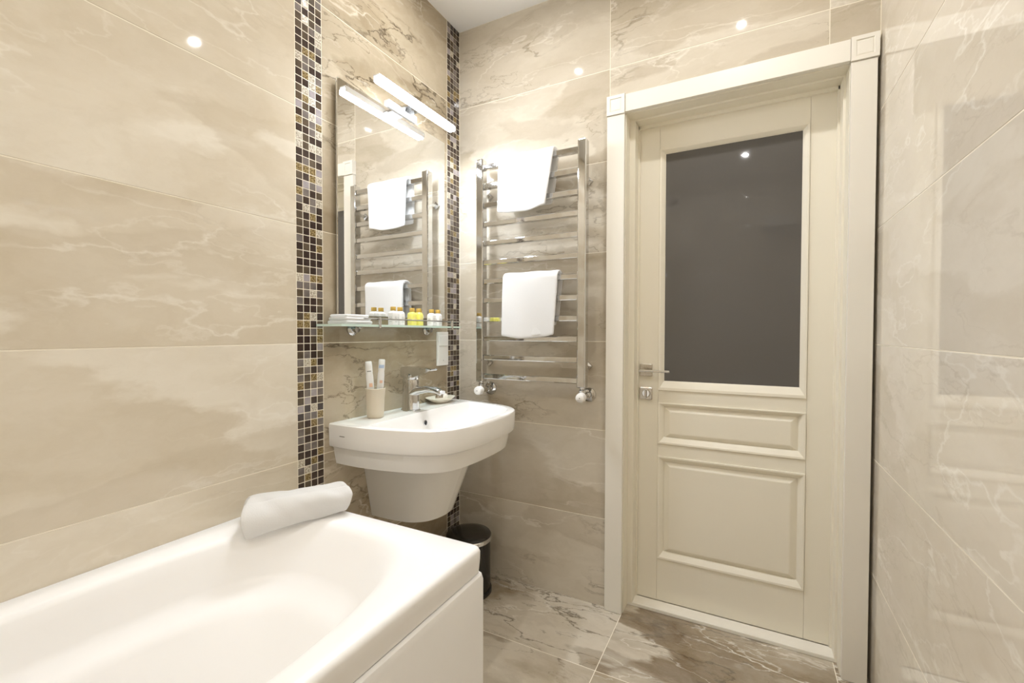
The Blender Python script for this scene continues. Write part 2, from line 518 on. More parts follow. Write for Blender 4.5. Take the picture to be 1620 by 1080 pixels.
# ------------------------------------------------------------------ door casing (trim_1)
tr = thing('trim_1', (1.19, 0, 0), 'cream painted door casing with square corner blocks', None, kind='structure')
CX0, CX1, CX2, CX3 = 0.745, 0.8165, 1.557, 1.6305
CZ0, CZ1 = 2.052, 2.122
obj('casing_board', box(CX0, CX1, -0.022, 0.0, 0.001, CZ0 - 0.006, .0015), M['paint_trim'], tr)
obj('casing_board', box(CX2, CX3 - 0.004, -0.022, 0.0, 0.001, CZ0 - 0.006, .0015), M['paint_trim'], tr)
obj('casing_head', box(CX1 + 0.002, CX2 - 0.002, -0.022, 0.0, CZ0, CZ1, .0015), M['paint_trim'], tr)
for a, b_ in ((CX0 - 0.001, CX1 + 0.001), (CX2 - 0.001, CX3)):
    bm = bmesh.new()
    add_box(bm, a, b_, -0.023, 0.0, CZ0 - 0.005, CZ1 + 0.003)
    rect_frame(bm, a, b_, CZ0 - 0.005, CZ1 + 0.003, [(0, 0, 0, -.0235), (.0005, .0005, .0005, -.027), (.013, .013, .013, -.027), (.015, .015, .015, -.0235), (.019, .019, .019, -.0255)], fill=True)
    obj('corner_block', bm, M['paint_trim'], tr)
# reveal boards, jamb frame, threshold
RY = 0.062
obj('reveal_board', box(DX0, CX1 + 0.003, 0.0, 0.185, 0.0, CZ0 + 0.002), M['paint'], tr)
obj('reveal_board', box(CX2 - 0.001, DX1, 0.0, 0.185, 0.0, CZ0 + 0.002), M['paint'], tr)
obj('reveal_head', box(CX1, CX2, 0.0, 0.185, CZ0 - 0.003, DZ), M['paint'], tr)
LX0, LX1, LZ1 = 0.842, 1.5485, 2.030
obj('jamb', box(CX1, LX0, RY, 0.185, 0.012, CZ0 + 0.001, .0012), M['paint'], tr)
obj('jamb', box(LX1, CX2, RY, 0.185, 0.012, CZ0 + 0.001, .0012), M['paint'], tr)
obj('jamb_head', box(LX0, LX1, RY, 0.185, LZ1 + .012, CZ0 - 0.002, .0012), M['paint'], tr)
# stepped bead between jamb and leaf
obj('jamb_bead', box(LX0 - .001, LX0 + .007, 0.118, 0.1305, 0.017, LZ1 + .012, .001), M['paint'], tr)
obj('jamb_bead', box(LX1 - .007, LX1 + .001, 0.118, 0.1305, 0.017, LZ1 + .012, .001), M['paint'], tr)
obj('jamb_bead', box(LX0, LX1, 0.118, 0.1305, LZ1 - .002, LZ1 + .013, .001), M['paint'], tr)
obj('threshold', box(CX1, CX2, RY, 0.128, 0.0, 0.016, .003), M['paint_trim'], tr)

# ------------------------------------------------------------------ door leaf (door_1)
dr = thing('door_1', (1.195, 0.15, 0.018), 'cream panelled door with smoked glass pane', None, kind='structure')
FY, BY = 0.131, 0.172
SX0, SX1 = 0.930, 1.462
g = 0.0006
obj('stile', box(LX0 - .003, SX0 - g, FY, BY, 0.0155, LZ1 + .010, .0008), M['paint'], dr)
obj('stile', box(SX1 + g, LX1 + .003, FY, BY, 0.0155, LZ1 + .010, .0008), M['paint'], dr)
obj('top_rail', box(SX0, SX1, FY, BY, 1.932, LZ1 + .010, .0006), M['paint'], dr)
obj('middle_rail', box(SX0, SX1, FY, BY, .866, .918, .0006), M['paint'], dr)
obj('middle_rail', box(SX0, SX1, FY, BY, .638, .690, .0006), M['paint'], dr)
obj('bottom_rail', box(SX0, SX1, FY, BY, .0155, .197, .0006), M['paint'], dr)
def moulding(z0, z1, b, t, s=0.022):
    pr = [(0, 0, 0, FY + .003), (0, 0, 0, FY - .0045), (.002, .002, .002, FY - .0055), (.3 * s, .3 * b, .3 * t, FY - .005),
          (s * .75, b * .75, t * .75, FY + .004), (s, b, t, FY + .010), (s, b, t, FY + .03)]
    return obj('moulding', rect_frame(bmesh.new(), SX0 + g, SX1 - g, z0, z1, pr), M['paint'], dr)
moulding(.918, 1.932, .040, .018); moulding(.690, .866, .028, .018); moulding(.197, .638, .030, .024)
pane = obj('glass_pane', box(SX0 + .005, SX1 - .005, FY + .012, FY + .018, .935, 1.92), M['door_glass'], dr)
tag(pane, 'dark smoked glass pane')
def field(z0, z1):
    x0, x1 = SX0 + .020, SX1 - .020
    pr = [(0, 0, 0, FY + .03), (0, 0, 0, FY + .014), (.006, .006, .006, FY + .014), (.026, .022, .022, FY + .003), (.030, .026, .026, FY + .002)]
    obj('raised_panel', rect_frame(bmesh.new(), x0, x1, z0, z1, pr, fill=True), M['paint'], dr)
field(.712, .852); field(.222, .618)
# handle and thumb-turn
hx, hz = 0.880, 1.002
rose = obj('handle_rose', box(hx - .026, hx + .026, FY - .009, FY, hz - .026, hz + .026, .002), M['nickel'], dr)
tag(rose, 'satin nickel square rose')
bm = lathe([(.011, 0), (.010, -.012), (.009, -.036)], (hx - .004, FY - .009, hz), 'y', 20)
obj('handle_neck', bm, M['nickel'], dr, smooth=40)
bm = box(hx - .022, hx + .104, FY - .056, FY - .040, hz - .005, hz + .005, .003, 3)
obj('door_lever', bm, M['chrome'], dr)
lx, lz = 0.880, 0.902
obj('lock_rose', box(lx - .026, lx + .026, FY - .009, FY, lz - .026, lz + .026, .002), M['nickel'], dr)
bm = lathe([(.019, 0), (.0185, -.005), (.015, -.006), (.0145, -.002)], (lx, FY - .009, lz), 'y', 28)
kn = obj('thumb_turn', bm, M['chrome'], dr, smooth=40)
obj('turn_bar', box(lx - .004, lx + .004, FY - .020, FY - .010, lz - .014, lz + .014, .002), M['nickel'], kn)

# ------------------------------------------------------------------ bathtub
TX, TY0, TY1, TZ = 0.70, -2.62, -0.92, 0.64
tub = thing('bathtub', (TX / 2, (TY0 + TY1) / 2, 0), 'large white acrylic bathtub along the left wall', 'bathtub')
N = 128
def superell(x0, x1, y0, y1, e, n=N):
    cx, cy, ax, ay = (x0 + x1) / 2, (y0 + y1) / 2, (x1 - x0) / 2, (y1 - y0) / 2
    out = []
    for i in range(n):
        a = 2 * math.pi * (i + .5) / n
        c, s = math.cos(a), math.sin(a)
        out.append((cx + ax * math.copysign(abs(c) ** (2 / e), c), cy + ay * math.copysign(abs(s) ** (2 / e), s)))
    return out
def roundrect(x0, x1, y0, y1, r, n=N):
    """rounded rectangle sampled at the same angles as superell"""
    cx, cy, ax, ay = (x0 + x1) / 2, (y0 + y1) / 2, (x1 - x0) / 2, (y1 - y0) / 2
    pts = []
    q = n // 4
    for k, (sx, sy) in enumerate(((1, 1), (-1, 1), (-1, -1), (1, -1))):
        seq = []
        for i in range(q):
            t = i / (q - 1)
            # edge part, arc part, edge part
            if t < .3: seq.append(('e0', t / .3))
            elif t <= .7: seq.append(('a', (t - .3) / .4))
            else: seq.append(('e1', (t - .7) / .3))
        for kind, u in seq:
            if kind == 'e0': p = (ax, (ay - r) * (u * .98 + .01))
            elif kind == 'a': p = (ax - r + r * math.cos(u * math.pi / 2), ay - r + r * math.sin(u * math.pi / 2))
            else: p = ((ax - r) * (.99 - u * .98), ay)
            if k in (1, 3): p = None if p is None else p
            pts.append((k, p, sx, sy))
    out = []
    for k in range(4):
        part = [pp for pp in pts if pp[0] == k]
        if k in (1, 3): part = part[::-1]
        for _, p, sx, sy in part: out.append((cx + sx * p[0], cy + sy * p[1]))
    return out
def lv(pts, z): return [(x, y, z) for x, y in pts]
loops = []
rr = .018
loops.append(lv(roundrect(.003, TX - .004, TY0, TY1 - .002, .016), TZ - .062))
loops.append(lv(roundrect(.001, TX - .001, TY0, TY1, .017), TZ - .030))
loops.append(lv(roundrect(.001, TX, TY0, TY1, .018), TZ - .012))
loops.append(lv(roundrect(.002, TX - .003, TY0 + .002, TY1 - .003, .018), TZ - .004))
loops.append(lv(roundrect(.006, TX - .010, TY0 + .006, TY1 - .009, .018), TZ))
IX0, IX1, IY0, IY1 = .072, .640, -2.52, -1.000
loops.append(lv(superell(IX0 - .006, IX1 + .016, IY0 - .012, IY1 + .010, 3.6), TZ - .0005))
loops.append(lv(superell(IX0, IX1 + .004, IY0, IY1, 3.5), TZ - .004))
loops.append(lv(superell(IX0 + .006, IX1 - .008, IY0 + .014, IY1 - .012, 3.4), TZ - .014))
loops.append(lv(superell(IX0 + .010, IX1 - .020, IY0 + .03, IY1 - .034, 3.3), TZ - .04))
loops.append(lv(superell(IX0 + .018, IX1 - .034, IY0 + .06, IY1 - .085, 3.2), TZ - .095))
loops.append(lv(superell(IX0 + .022, IX1 - .038, IY0 + .07, IY1 - .10, 3.2), TZ - .112))
loops.append(lv(superell(IX0 + .050, IX1 - .046, IY0 + .09, IY1 - .14, 3.1), TZ - .128))
loops.append(lv(superell(IX0 + .064, IX1 - .052, IY0 + .10, IY1 - .17, 3.0), TZ - .150))
loops.append(lv(superell(IX0 + .080, IX1 - .075, IY0 + .14, IY1 - .29, 2.9), TZ - .28))
loops.append(lv(superell(IX0 + .105, IX1 - .10, IY0 + .18, IY1 - .40, 2.8), TZ - .37))
loops.append(lv(superell(IX0 + .15, IX1 - .15, IY0 + .25, IY1 - .50, 2.7), TZ - .41))
loops.append(lv(superell(IX0 + .22, IX1 - .22, IY0 + .40, IY1 - .70, 2.5), TZ - .418))
bm = bmesh.new(); add_loops(bm, loops, False, True)
obj('tub_shell', bm, M['acrylic'], tub, smooth=60)
bm = bmesh.new()
pz = TZ - .064
pl = [(TX - .012, .004), (TX + .004, .004), (TX + .009, .010), (TX + .009, pz - .016), (TX + .004, pz - .003), (TX - .004, pz), (TX - .012, pz)]
add_loops(bm, [[(x, TY0, z) for x, z in pl], [(x, TY1 - .016, z) for x, z in pl], [(x - .006, TY1 - .004, z) for x, z in pl]], True, True)
obj('side_panel', bm, M['acrylic'], tub, smooth=35)
obj('end_panel', box(.02, TX - .014, TY1 - .03, TY1 - .012, .004, pz, .002), M['acrylic'], tub)
bm = lathe([(.03, 0), (.03, .004), (.024, .006)], (.356, -2.20, TZ - .4175), 'z', 28)
obj('drain', bm, M['chrome'], tub, smooth=40)

# ------------------------------------------------------------------ wash basin on its half pedestal
SC = -0.452
basin = thing('wash_basin', (0.0, SC, 0.45), 'white ceramic wash basin with half pedestal below the mirror', 'sink')
half = [(0, .335), (.10, .337), (.20, .328), (.28, .311), (.35, .288), (.40, .258), (.432, .215), (.449, .155), (.457, .08), (.459, 0)]
def catmull(p, n=8):
    out = []
    for i in range(len(p) - 1):
        a, b_, c, d = p[max(i - 1, 0)], p[i], p[i + 1], p[min(i + 2, len(p) - 1)]
        for k in range(n):
            t = k / n
            out.append(tuple(.5 * ((2 * b_[j]) + (-a[j] + c[j]) * t + (2 * a[j] - 5 * b_[j] + 4 * c[j] - d[j]) * t * t + (-a[j] + 3 * b_[j] - 3 * c[j] + d[j]) * t ** 3) for j in range(2)))
    out.append(p[-1])
    return out
hp = catmull(half)
outline = [(x, -v) for x, v in hp] + [(x, v) for x, v in hp[-2::-1]]
outline += [(0, .335 - .67 * k / 12) for k in range(1, 12)]
def basin_loop(inset_front, inset_side, z, back=0.0):
    kx = (.459 - inset_front) / .459; ky = (.337 - inset_side) / .337
    return [(max(x * kx, back), SC + v * ky, z) for x, v in outline]
def bowl_loop(k, z, dx=0.0):
    # opening of the bowl: follows the outline in front, straight across behind the tap ledge
    cx = .285 + dx
    pts = []
    for x, v in outline:
        X = min(max(x, 0) * .945, .437); Vv = v * .925
        X = max(X, .135 + .020 * (abs(v) / .337) ** 4)
        pts.append((cx + (X - cx) * k, SC + Vv * k, z))
    return pts
z = .850
loops = [basin_loop(.030, .030, .705, .001), basin_loop(.022, .022, .742, .001), basin_loop(.020, .019, .762, .001), basin_loop(.012, .011, .770, .001), basin_loop(.003, .003, .771, .001), basin_loop(.001, .001, .775, .001),
         basin_loop(0, 0, .800, .001), basin_loop(-.002, -.001, .840, .001), basin_loop(0, .0, .847, .001), basin_loop(.004, .004, z, .001),
         bowl_loop(1.0, z - .0005), bowl_loop(.985, z - .005), bowl_loop(.965, z - .018), bowl_loop(.91, z - .055), bowl_loop(.80, z - .095), bowl_loop(.60, z - .118), bowl_loop(.30, z - .125), bowl_loop(.09, z - .127)]
bm = bmesh.new(); add_loops(bm, loops, True, True)
obj('basin_bowl', bm, M['ceramic'], basin, smooth=38)
def ped_loop(xf, vw, z):
    hp2 = catmull([(0, vw), (xf * .35, vw * .99), (xf * .68, vw * .9), (xf * .88, vw * .66), (xf * .97, vw * .34), (xf, 0)])
    o2 = [(x, -v) for x, v in hp2] + [(x, v) for x, v in hp2[-2::-1]]
    return [(max(x, .001), SC + v, z) for x, v in o2]
bm = bmesh.new()
add_loops(bm, [ped_loop(.345, .188, .71), ped_loop(.325, .178, .66), ped_loop(.285, .158, .56), ped_loop(.252, .142, .475), ped_loop(.246, .138, .462), ped_loop(.232, .128, .456)], True, True)
obj('half_pedestal', bm, M['ceramic'], basin, smooth=38)
bm = lathe([(.011, 0), (.011, .003), (.0085, .004), (.0085, -.002)], (.146, SC, .806), 'x', 24, False, True)
ov = obj('overflow_ring', bm, M['chrome'], basin, smooth=40)
obj('overflow_hole', lathe([(.0082, 0), (.0082, .002)], (.146, SC, .806), 'x', 20), M['hole'], ov)
bm = lathe([(.03, 0), (.03, .003), (.022, .006), (.004, .006)], (.285, SC, z - .127), 'z', 28)
obj('drain', bm, M['chrome'], basin, smooth=40)
# small printed maker's mark on the left end of the apron
obj('printed_mark', box(.055, .078, SC - .3385, SC - .3372, .810, .8125), M['print_grey'], basin)

# ---- tap
fx_, fy_ = .082, SC
tap = thing('basin_tap', (fx_, fy_, z), 'chrome single lever tap on the wash basin', 'faucet')
bm = lathe([(.026, 0), (.026, .003), (.0235, .006), (.0225, .05), (.0215, .085), (.022, .100), (.0205, .106)], (0, 0, z), 'z', 32)
for v in bm.verts: v.co = Vector((fx_ - .006 + v.co.x * 1.35, fy_ + v.co.y, v.co.z))
obj('tap_body', bm, M['chrome'], tap, smooth=40)
bm = tube([(fx_ + .005, fy_, z + .060), (fx_ + .03, fy_, z + .071), (fx_ + .065, fy_, z + .077), (fx_ + .10, fy_, z + .075), (fx_ + .122, fy_, z + .066)], .014, 16, radii=[.019, .0175, .0155, .014, .013], flat=(1.1, .75))
sp = obj('spout', bm, M['chrome'], tap, smooth=50)
bm = lathe([(.0115, .0), (.0115, -.012), (.009, -.013)], (fx_ + .110, fy_, z + .064), 'z', 20)
obj('aerator', bm, M['nickel'], sp, smooth=40)
bm = lathe([(.021, .107), (.0225, .110), (.0225, .122), (.018, .128)], (0, 0, z), 'z', 32)
for v in bm.verts: v.co = Vector((fx_ - .006 + v.co.x * 1.3, fy_ + v.co.y, v.co.z))
hd = obj('lever_head', bm, M['chrome'], tap, smooth=40)
bm = bmesh.new()
prof = [(-.036, .112), (.010, .113), (.034, .120), (.062, .131), (.090, .140), (.092, .145), (.060, .148), (.015, .150), (-.030, .149), (-.037, .144)]
add_loops(bm, [[(fx_ + x, fy_ + w, z + h0) for x, h0 in prof] for w in (-.0175, .0175)])
bmesh.ops.bevel(bm, geom=[e for e in bm.edges], offset=.002, segments=2, affect='EDGES')
obj('lever', bm, M['chrome'], hd, smooth=50)
obj('pop_up_rod', tube([(fx_ - .034, fy_, z), (fx_ - .034, fy_, z + .065)], .0025, 10), M['chrome'], tap, smooth=50)
obj('rod_knob', lathe([(.003, 0), (.006, .004), (.006, .010), (.003, .013)], (fx_ - .034, fy_, z + .063), 'z', 16), M['chrome'], tap, smooth=50)

for o_ in [tap] + list(tap.children_recursive):
    if o_ is tap: o_.scale = (1.22, 1.22, 1.17)
# ---- tumbler with two tubes
cx, cy = .062, -.632
cup = obj('tumbler', lathe([(.026, 0), (.0295, .003), (.0305, .02), (.0325, .07), (.0355, .104), (.0360, .107), (.0335, .108), (.0325, .104), (.030, .06), (.027, .008), (.004, .006)], (cx, cy, z), 'z', 40), M['cup'], None, smooth=50)
tag(cup, 'beige ceramic tumbler on the basin holding two tubes', 'cup')
def paste_tube(name, base, top, w0, label, marks):
    b0, t0 = Vector(base), Vector(top)
    ax = (t0 - b0)
    e = thing(name, base, label, 'tube', 'tubes in the tumbler')
    sd = Vector((.5, .86, 0)).normalized()       # broad direction of the flat tube
    tv = ax.normalized()
    sd = (sd - tv * sd.dot(tv)).normalized(); dp = tv.cross(sd)
    def ring(f, w, d, grow=0.0):
        c = b0 + ax * f
        return [c + sd * ((w + grow) * math.cos(a)) + dp * ((d + grow) * math.sin(a)) for a in [2 * math.pi * k / 24 for k in range(24)]]
    bm = bmesh.new()
    add_loops(bm, [ring(0, w0 * .8, .002), ring(.02, w0, .003), ring(.35, w0, .006), ring(.72, w0 * .98, .0085), ring(.80, w0 * .86, .0085)])
    obj('tube_body', bm, M['tube'], e, smooth=50)
    bm = bmesh.new()
    add_loops(bm, [ring(.795, w0 * .93, .0095), ring(.90, w0 * .93, .0095), ring(.985, w0 * .90, .009), ring(1.0, w0 * .78, .007)])
    obj('tube_cap', bm, M['tube'], e, smooth=50)
    for f0, f1, mt, a0, a1 in marks:
        bm = bmesh.new()
        ks = [a0 + (a1 - a0) * i / 8 for i in range(9)]
        rows = []
        for f in (f0, f1):
            d = .003 + .0055 * min(f / .72, 1) + (.0013 if f > .79 else 0); wv = w0 * .95 if f > .79 else w0
            c = b0 + ax * f
            rows.append([c + sd * ((wv + .0004) * math.cos(a)) + dp * ((d + .0006) * math.sin(a)) for a in ks])
        add_loops(bm, rows, False, False, False)
        obj('printed_band', bm, M[mt], e, recalc=False)
    return e
paste_tube('toothpaste_tube', (cx - .002, cy - .011, z + .009), (cx - .010, cy - .024, z + .206), .0132, 'white tube with a small dark mark, left one in the tumbler',
           [(.815, .83, 'print_grey', -2.4, -1.2), (.53, .60, 'print_orange', -2.0, -1.1)])
paste_tube('toothpaste_tube', (cx + .003, cy + .0125, z + .009), (cx + .008, cy + .026, z + .212), .0128, 'white tube with a blue band, right one in the tumbler',
           [(.84, .90, 'print_blue', -2.6, -1.0), (.57, .62, 'print_orange', -2.0, -1.2)])

# ---- soap dish and soap
sx, sy = .055, -.228
bm = bmesh.new()
def oval(ax, ay, zz, wav=0.0):
    ax, ay = ax * 1.15, ay * 1.15
    return [(sx + (ax + wav * math.cos(5 * a)) * math.cos(a), sy + (ay + wav * math.cos(5 * a)) * math.sin(a), zz) for a in [2 * math.pi * k / 48 for k in range(48)]]
add_loops(bm, [oval(.024, .030, z), oval(.027, .034, z + .003), oval(.040, .052, z + .013), oval(.048, .066, z + .022, .002), oval(.049, .068, z + .0235, .002), oval(.046, .064, z + .0235, .002), oval(.037, .048, z + .016), oval(.022, .028, z + .008)])
tag(obj('soap_dish', bm, M['dish'], None, smooth=50), 'shallow cream soap dish on the basin beside the tap', 'dish')
bm = bmesh.new()
def oval2(k, zz): return [(sx + .004 + .026 * k * math.cos(a) * (1 - .05 * math.cos(2 * a)), sy + .036 * k * math.sin(a), zz) for a in [2 * math.pi * q / 40 for q in range(40)]]
add_loops(bm, [oval2(.72, z + .0165), oval2(.95, z + .020), oval2(1, z + .026), oval2(.93, z + .033), oval2(.7, z + .038), oval2(.3, z + .040)])
tag(obj('soap_bar', bm, M['soap'], None, smooth=60), 'white oval soap bar lying in the cream dish', 'soap')

# ------------------------------------------------------------------ mirror
mr = thing('wall_mirror', (0, -.455, 1.22), 'tall frameless rectangular mirror above the wash basin', 'mirror')
obj('mirror_glass', box(.0155, .0205, -.762, -.150, 1.222, 2.032, .0006, 1), M['mirror'], mr)
bm = bmesh.new()
add_box(bm, .0135, .0154, -.7618, -.1502, 1.2222, 2.0318)
obj('mirror_backing', bm, M['mirror_edge'], mr)
for yy in (-.60, -.31):
    for zz in (1.34, 1.90):
        obj('mirror_mount', lathe([(.02, .0005), (.02, .013)], (0, yy, zz), 'x', 16), M['black_plastic'], mr)

# ------------------------------------------------------------------ bar lamp above the mirror
lp = thing('mirror_bar_lamp', (0, -.437, 2.04), 'glowing white bar lamp projecting over the top of the mirror', 'lamp')
obj('wall_plate', box(.0005, .028, -.520, -.352, 2.036, 2.066, .003), M['white_plastic'], lp)
obj('lamp_arm', box(.020, .095, -.470, -.404, 2.047, 2.055, .001), M['chrome'], lp)
obj('lamp_housing', add_box(box(.092, .118, -.664, -.210, 2.062, 2.068, .001), .0885, .0925, -.664, -.210, 2.046, 2.068, .001), M['white_plastic'], lp)  # top cover, plus a back strip added to keep lamp light off the wall
bm = box(.093, .124, -.662, -.212, 2.040, 2.0615, .004, 3)
for f in bm.faces:
    f.normal_update()
    if f.normal.z < -.8: f.material_index = 1
obj('light_diffuser', bm, [M['lamp_light'], M['lamp_under']], lp)

# ------------------------------------------------------------------ glass shelf
SZ = 1.1885
SY0, SY1, SXF = -.838, -.168, .120
sh = thing('glass_shelf', (0, (SY0 + SY1) / 2, 1.15), 'clear glass shelf with chrome rail under the mirror', 'shelf')
bm = box(.004, SXF, SY0, SY1, SZ - .008, SZ)
for f in bm.faces:
    f.normal_update()
    if abs(f.normal.z) < .5: f.material_index = 1
obj('glass_plate', bm, [M['glass'], M['glass_edge']], sh)
for yy in (-.685, -.262):
    b_ = obj('shelf_bracket', lathe([(.023, .0005), (.023, .006), (.019, .009), (.012, .011), (.012, .03)], (0, yy, SZ - .016), 'x', 28), M['chrome'], sh, smooth=40)
    obj('bracket_clamp', box(.008, .045, yy - .007, yy + .007, SZ - .0135, SZ - .0085, .001), M['chrome'], b_)
rail = [(.1185, -.742, SZ + .020), (.1185, -.60, SZ + .020), (.1185, -.40, SZ + .020), (.1185, -.172, SZ + .020)]
obj('gallery_rail', tube(rail, .0028, 10), M['chrome'], sh, smooth=60)
for yy in (-.672, -.240):
    obj('rail_post', lathe([(.005, -.012), (.005, .024), (.003, .0255)], (.1255, yy, SZ), 'z', 16), M['chrome'], sh, smooth=40)

# ---- six little bottles
def bottle(y, x, mat, gel, label):
    e = thing('toiletry_bottle', (x, y, SZ), label, 'bottle', 'mini bottles on the glass shelf')
    bm = bmesh.new()
    def sq(w, zz, rr): return [(x + p, y + q, SZ + zz) for p, q in roundrect_small(w, rr)]
    add_loops(bm, [sq(.0125, 0, .004), sq(.0148, .002, .006), sq(.0148, .044, .006), sq(.0135, .050, .007), sq(.009, .0545, .007), sq(.0075, .057, .0065)])
    obj('bottle_body', bm, mat, e, smooth=45)
    obj('bottle_cap', lathe([(.0095, .056), (.0105, .057), (.0105, .069), (.0095, .0705)], (x, y, SZ), 'z', 20), M['gold_cap'], e, smooth=40)
    # printed mark: small outlined box and a line, on the faces towards the room
    bm = bmesh.new()
    xx = x + .0149
    for a, b0, c, d in ((-.006, .006, .031, .032), (-.006, .006, .021, .022), (-.006, -.0052, .021, .032), (.0052, .006, .021, .032), (-.0025, .0025, .0255, .0275), (-.007, .007, .013, .0142)):
        add_box(bm, xx - .0002, xx + .0002, y + a, y + b0, SZ + c, SZ + d)
    yy = y - .0149
    for a, b0, c, d in ((-.006, .006, .031, .032), (-.006, .006, .021, .022), (-.006, -.0052, .021, .032), (.0052, .006, .021, .032), (-.0025, .0025, .0255, .0275), (-.007, .007, .013, .0142)):
        add_box(bm, x + a, x + b0, yy - .0002, yy + .0002, SZ + c, SZ + d)
    obj('printed_mark', bm, M['print_orange'] if gel else M['print_grey'], e)
    return e
def roundrect_small(w, r):
    out = []
    for k, (sx_, sy_) in enumerate(((1, 1), (-1, 1), (-1, -1), (1, -1))):
        for i in range(5):
            a = k * math.pi / 2 + i / 4 * math.pi / 2
            out.append((sx_ * (w - r) + r * math.cos(a), sy_ * (w - r) + r * math.sin(a)))
    return out
for (y, mt, gel, lb) in ((-.546, 'white_bottle', 0, 'white gold-capped bottle, leftmost of six on the shelf'), (-.508, 'white_bottle', 0, 'white gold-capped bottle just left of the yellow bottles'),
                         (-.437, 'yellow_gel', 1, 'left one of the two yellow gold-capped bottles'), (-.396, 'yellow_gel', 1, 'right one of the two yellow gold-capped bottles'),
                         (-.312, 'white_bottle', 0, 'white gold-capped bottle just right of the yellow bottles'), (-.268, 'white_bottle', 0, 'white gold-capped bottle, rightmost of six on the shelf')):
    bottle(y, .070, M[mt], gel, lb)

# ---- folded towel and a wrapped sachet on the shelf's left end
ft = thing('folded_hand_towel', (.06, -.765, SZ), 'small white folded cloth on the left end of the glass shelf', 'towel')
for k, (a, b_, c, d, z0, z1) in enumerate(((-.806, -.690, .016, .110, 0.0003, .0125), (-.803, -.694, .018, .107, .0127, .0235), (-.800, -.700, .020, .104, .0237, .033))):
    bm = box(c, d, a, b_, SZ + z0, SZ + z1, .0058, 4)
    obj('cloth_layer', bm, M['towel'], ft, smooth=60)

# ------------------------------------------------------------------ switch plate
sw = thing('switch_plate', (0, -.146, 1.01), 'white double switch plate on the wall beside the mosaic', 'switch')
obj('plate', box(.0003, .009, -.189, -.1055, 1.008, 1.164, .002), M['white_plastic'], sw)
obj('rocker', box(.008, .0125, -.180, -.1145, 1.1005, 1.1475, .0015), M['white_plastic'], sw)
obj('rocker', box(.008, .0105, -.180, -.1145, 1.022, 1.0965, .0015), M['white_plastic'], sw)
obj('indicator_dot', lathe([(.002, 0), (.002, .0004)], (.0105, -.147, 1.032), 'x', 12), M['print_grey'], sw)

# ------------------------------------------------------------------ towel radiator on the back wall
YR = -.080
RX0, RX1 = .177, .664
rad = thing('towel_radiator', (.42, -.04, .90), 'chrome ladder towel radiator on the back wall', 'radiator')
for x in (RX0, RX1):
    u_ = obj('upright', box(x - .018, x + .018, YR - .021, YR + .021, .935, 1.948, .005, 3), M['chrome'], rad)
    obj('end_cap', lathe([(.010, 0), (.010, .004), (.007, .007)], (x, YR, 1.948), 'z', 16), M['chrome'], u_, smooth=40)
RUNG = [.962 + .0863 * k for k in range(12)]
for zz in RUNG:
    obj('rung', box(RX0 + .018, RX1 - .018, YR - .013, YR + .013, zz - .0115, zz + .0115, .003, 2), M['chrome'], rad)
for x in (RX0, RX1):
    for zz in (1.02, 1.80):
        w_ = obj('wall_mount', lathe([(.009, YR + .018), (.009, -.022), (.019, -.014), (.019, -.0005)], (x, 0, zz), 'y', 4), M['chrome'], rad)
for x in (RX0, RX1):
    v_ = obj('valve_body', lathe([(.013, 0), (.013, -.02), (.016, -.021), (.016, -.034), (.012, -.035), (.012, -.085)], (x + .004, -.006, .897), 'y', 24), M['chrome'], rad, smooth=40)
    obj('wall_rosette', lathe([(.031, -.0005), (.030, -.006), (.018, -.011)], (x + .004, 0, .897), 'y', 28), M['chrome'], v_, smooth=40)
    obj('valve_stem', lathe([(.0115, 0), (.0115, .015), (.014, .016), (.014, .026), (.010, .030), (.010, .040)], (x, YR, .898), 'z', 20), M['chrome'], v_, smooth=40)
    k_ = obj('valve_cap', lathe([(.0175, -.090), (.0195, -.095), (.0200, -.110), (.018, -.122), (.013, -.1255)], (x + .004, 0, .897), 'y', 24), M['white_plastic'], v_, smooth=40)
    obj('cap_screw', lathe([(.002, 0), (.002, -.0006)], (x + .004, -.1255, .897), 'y', 10), M['hole'], v_)

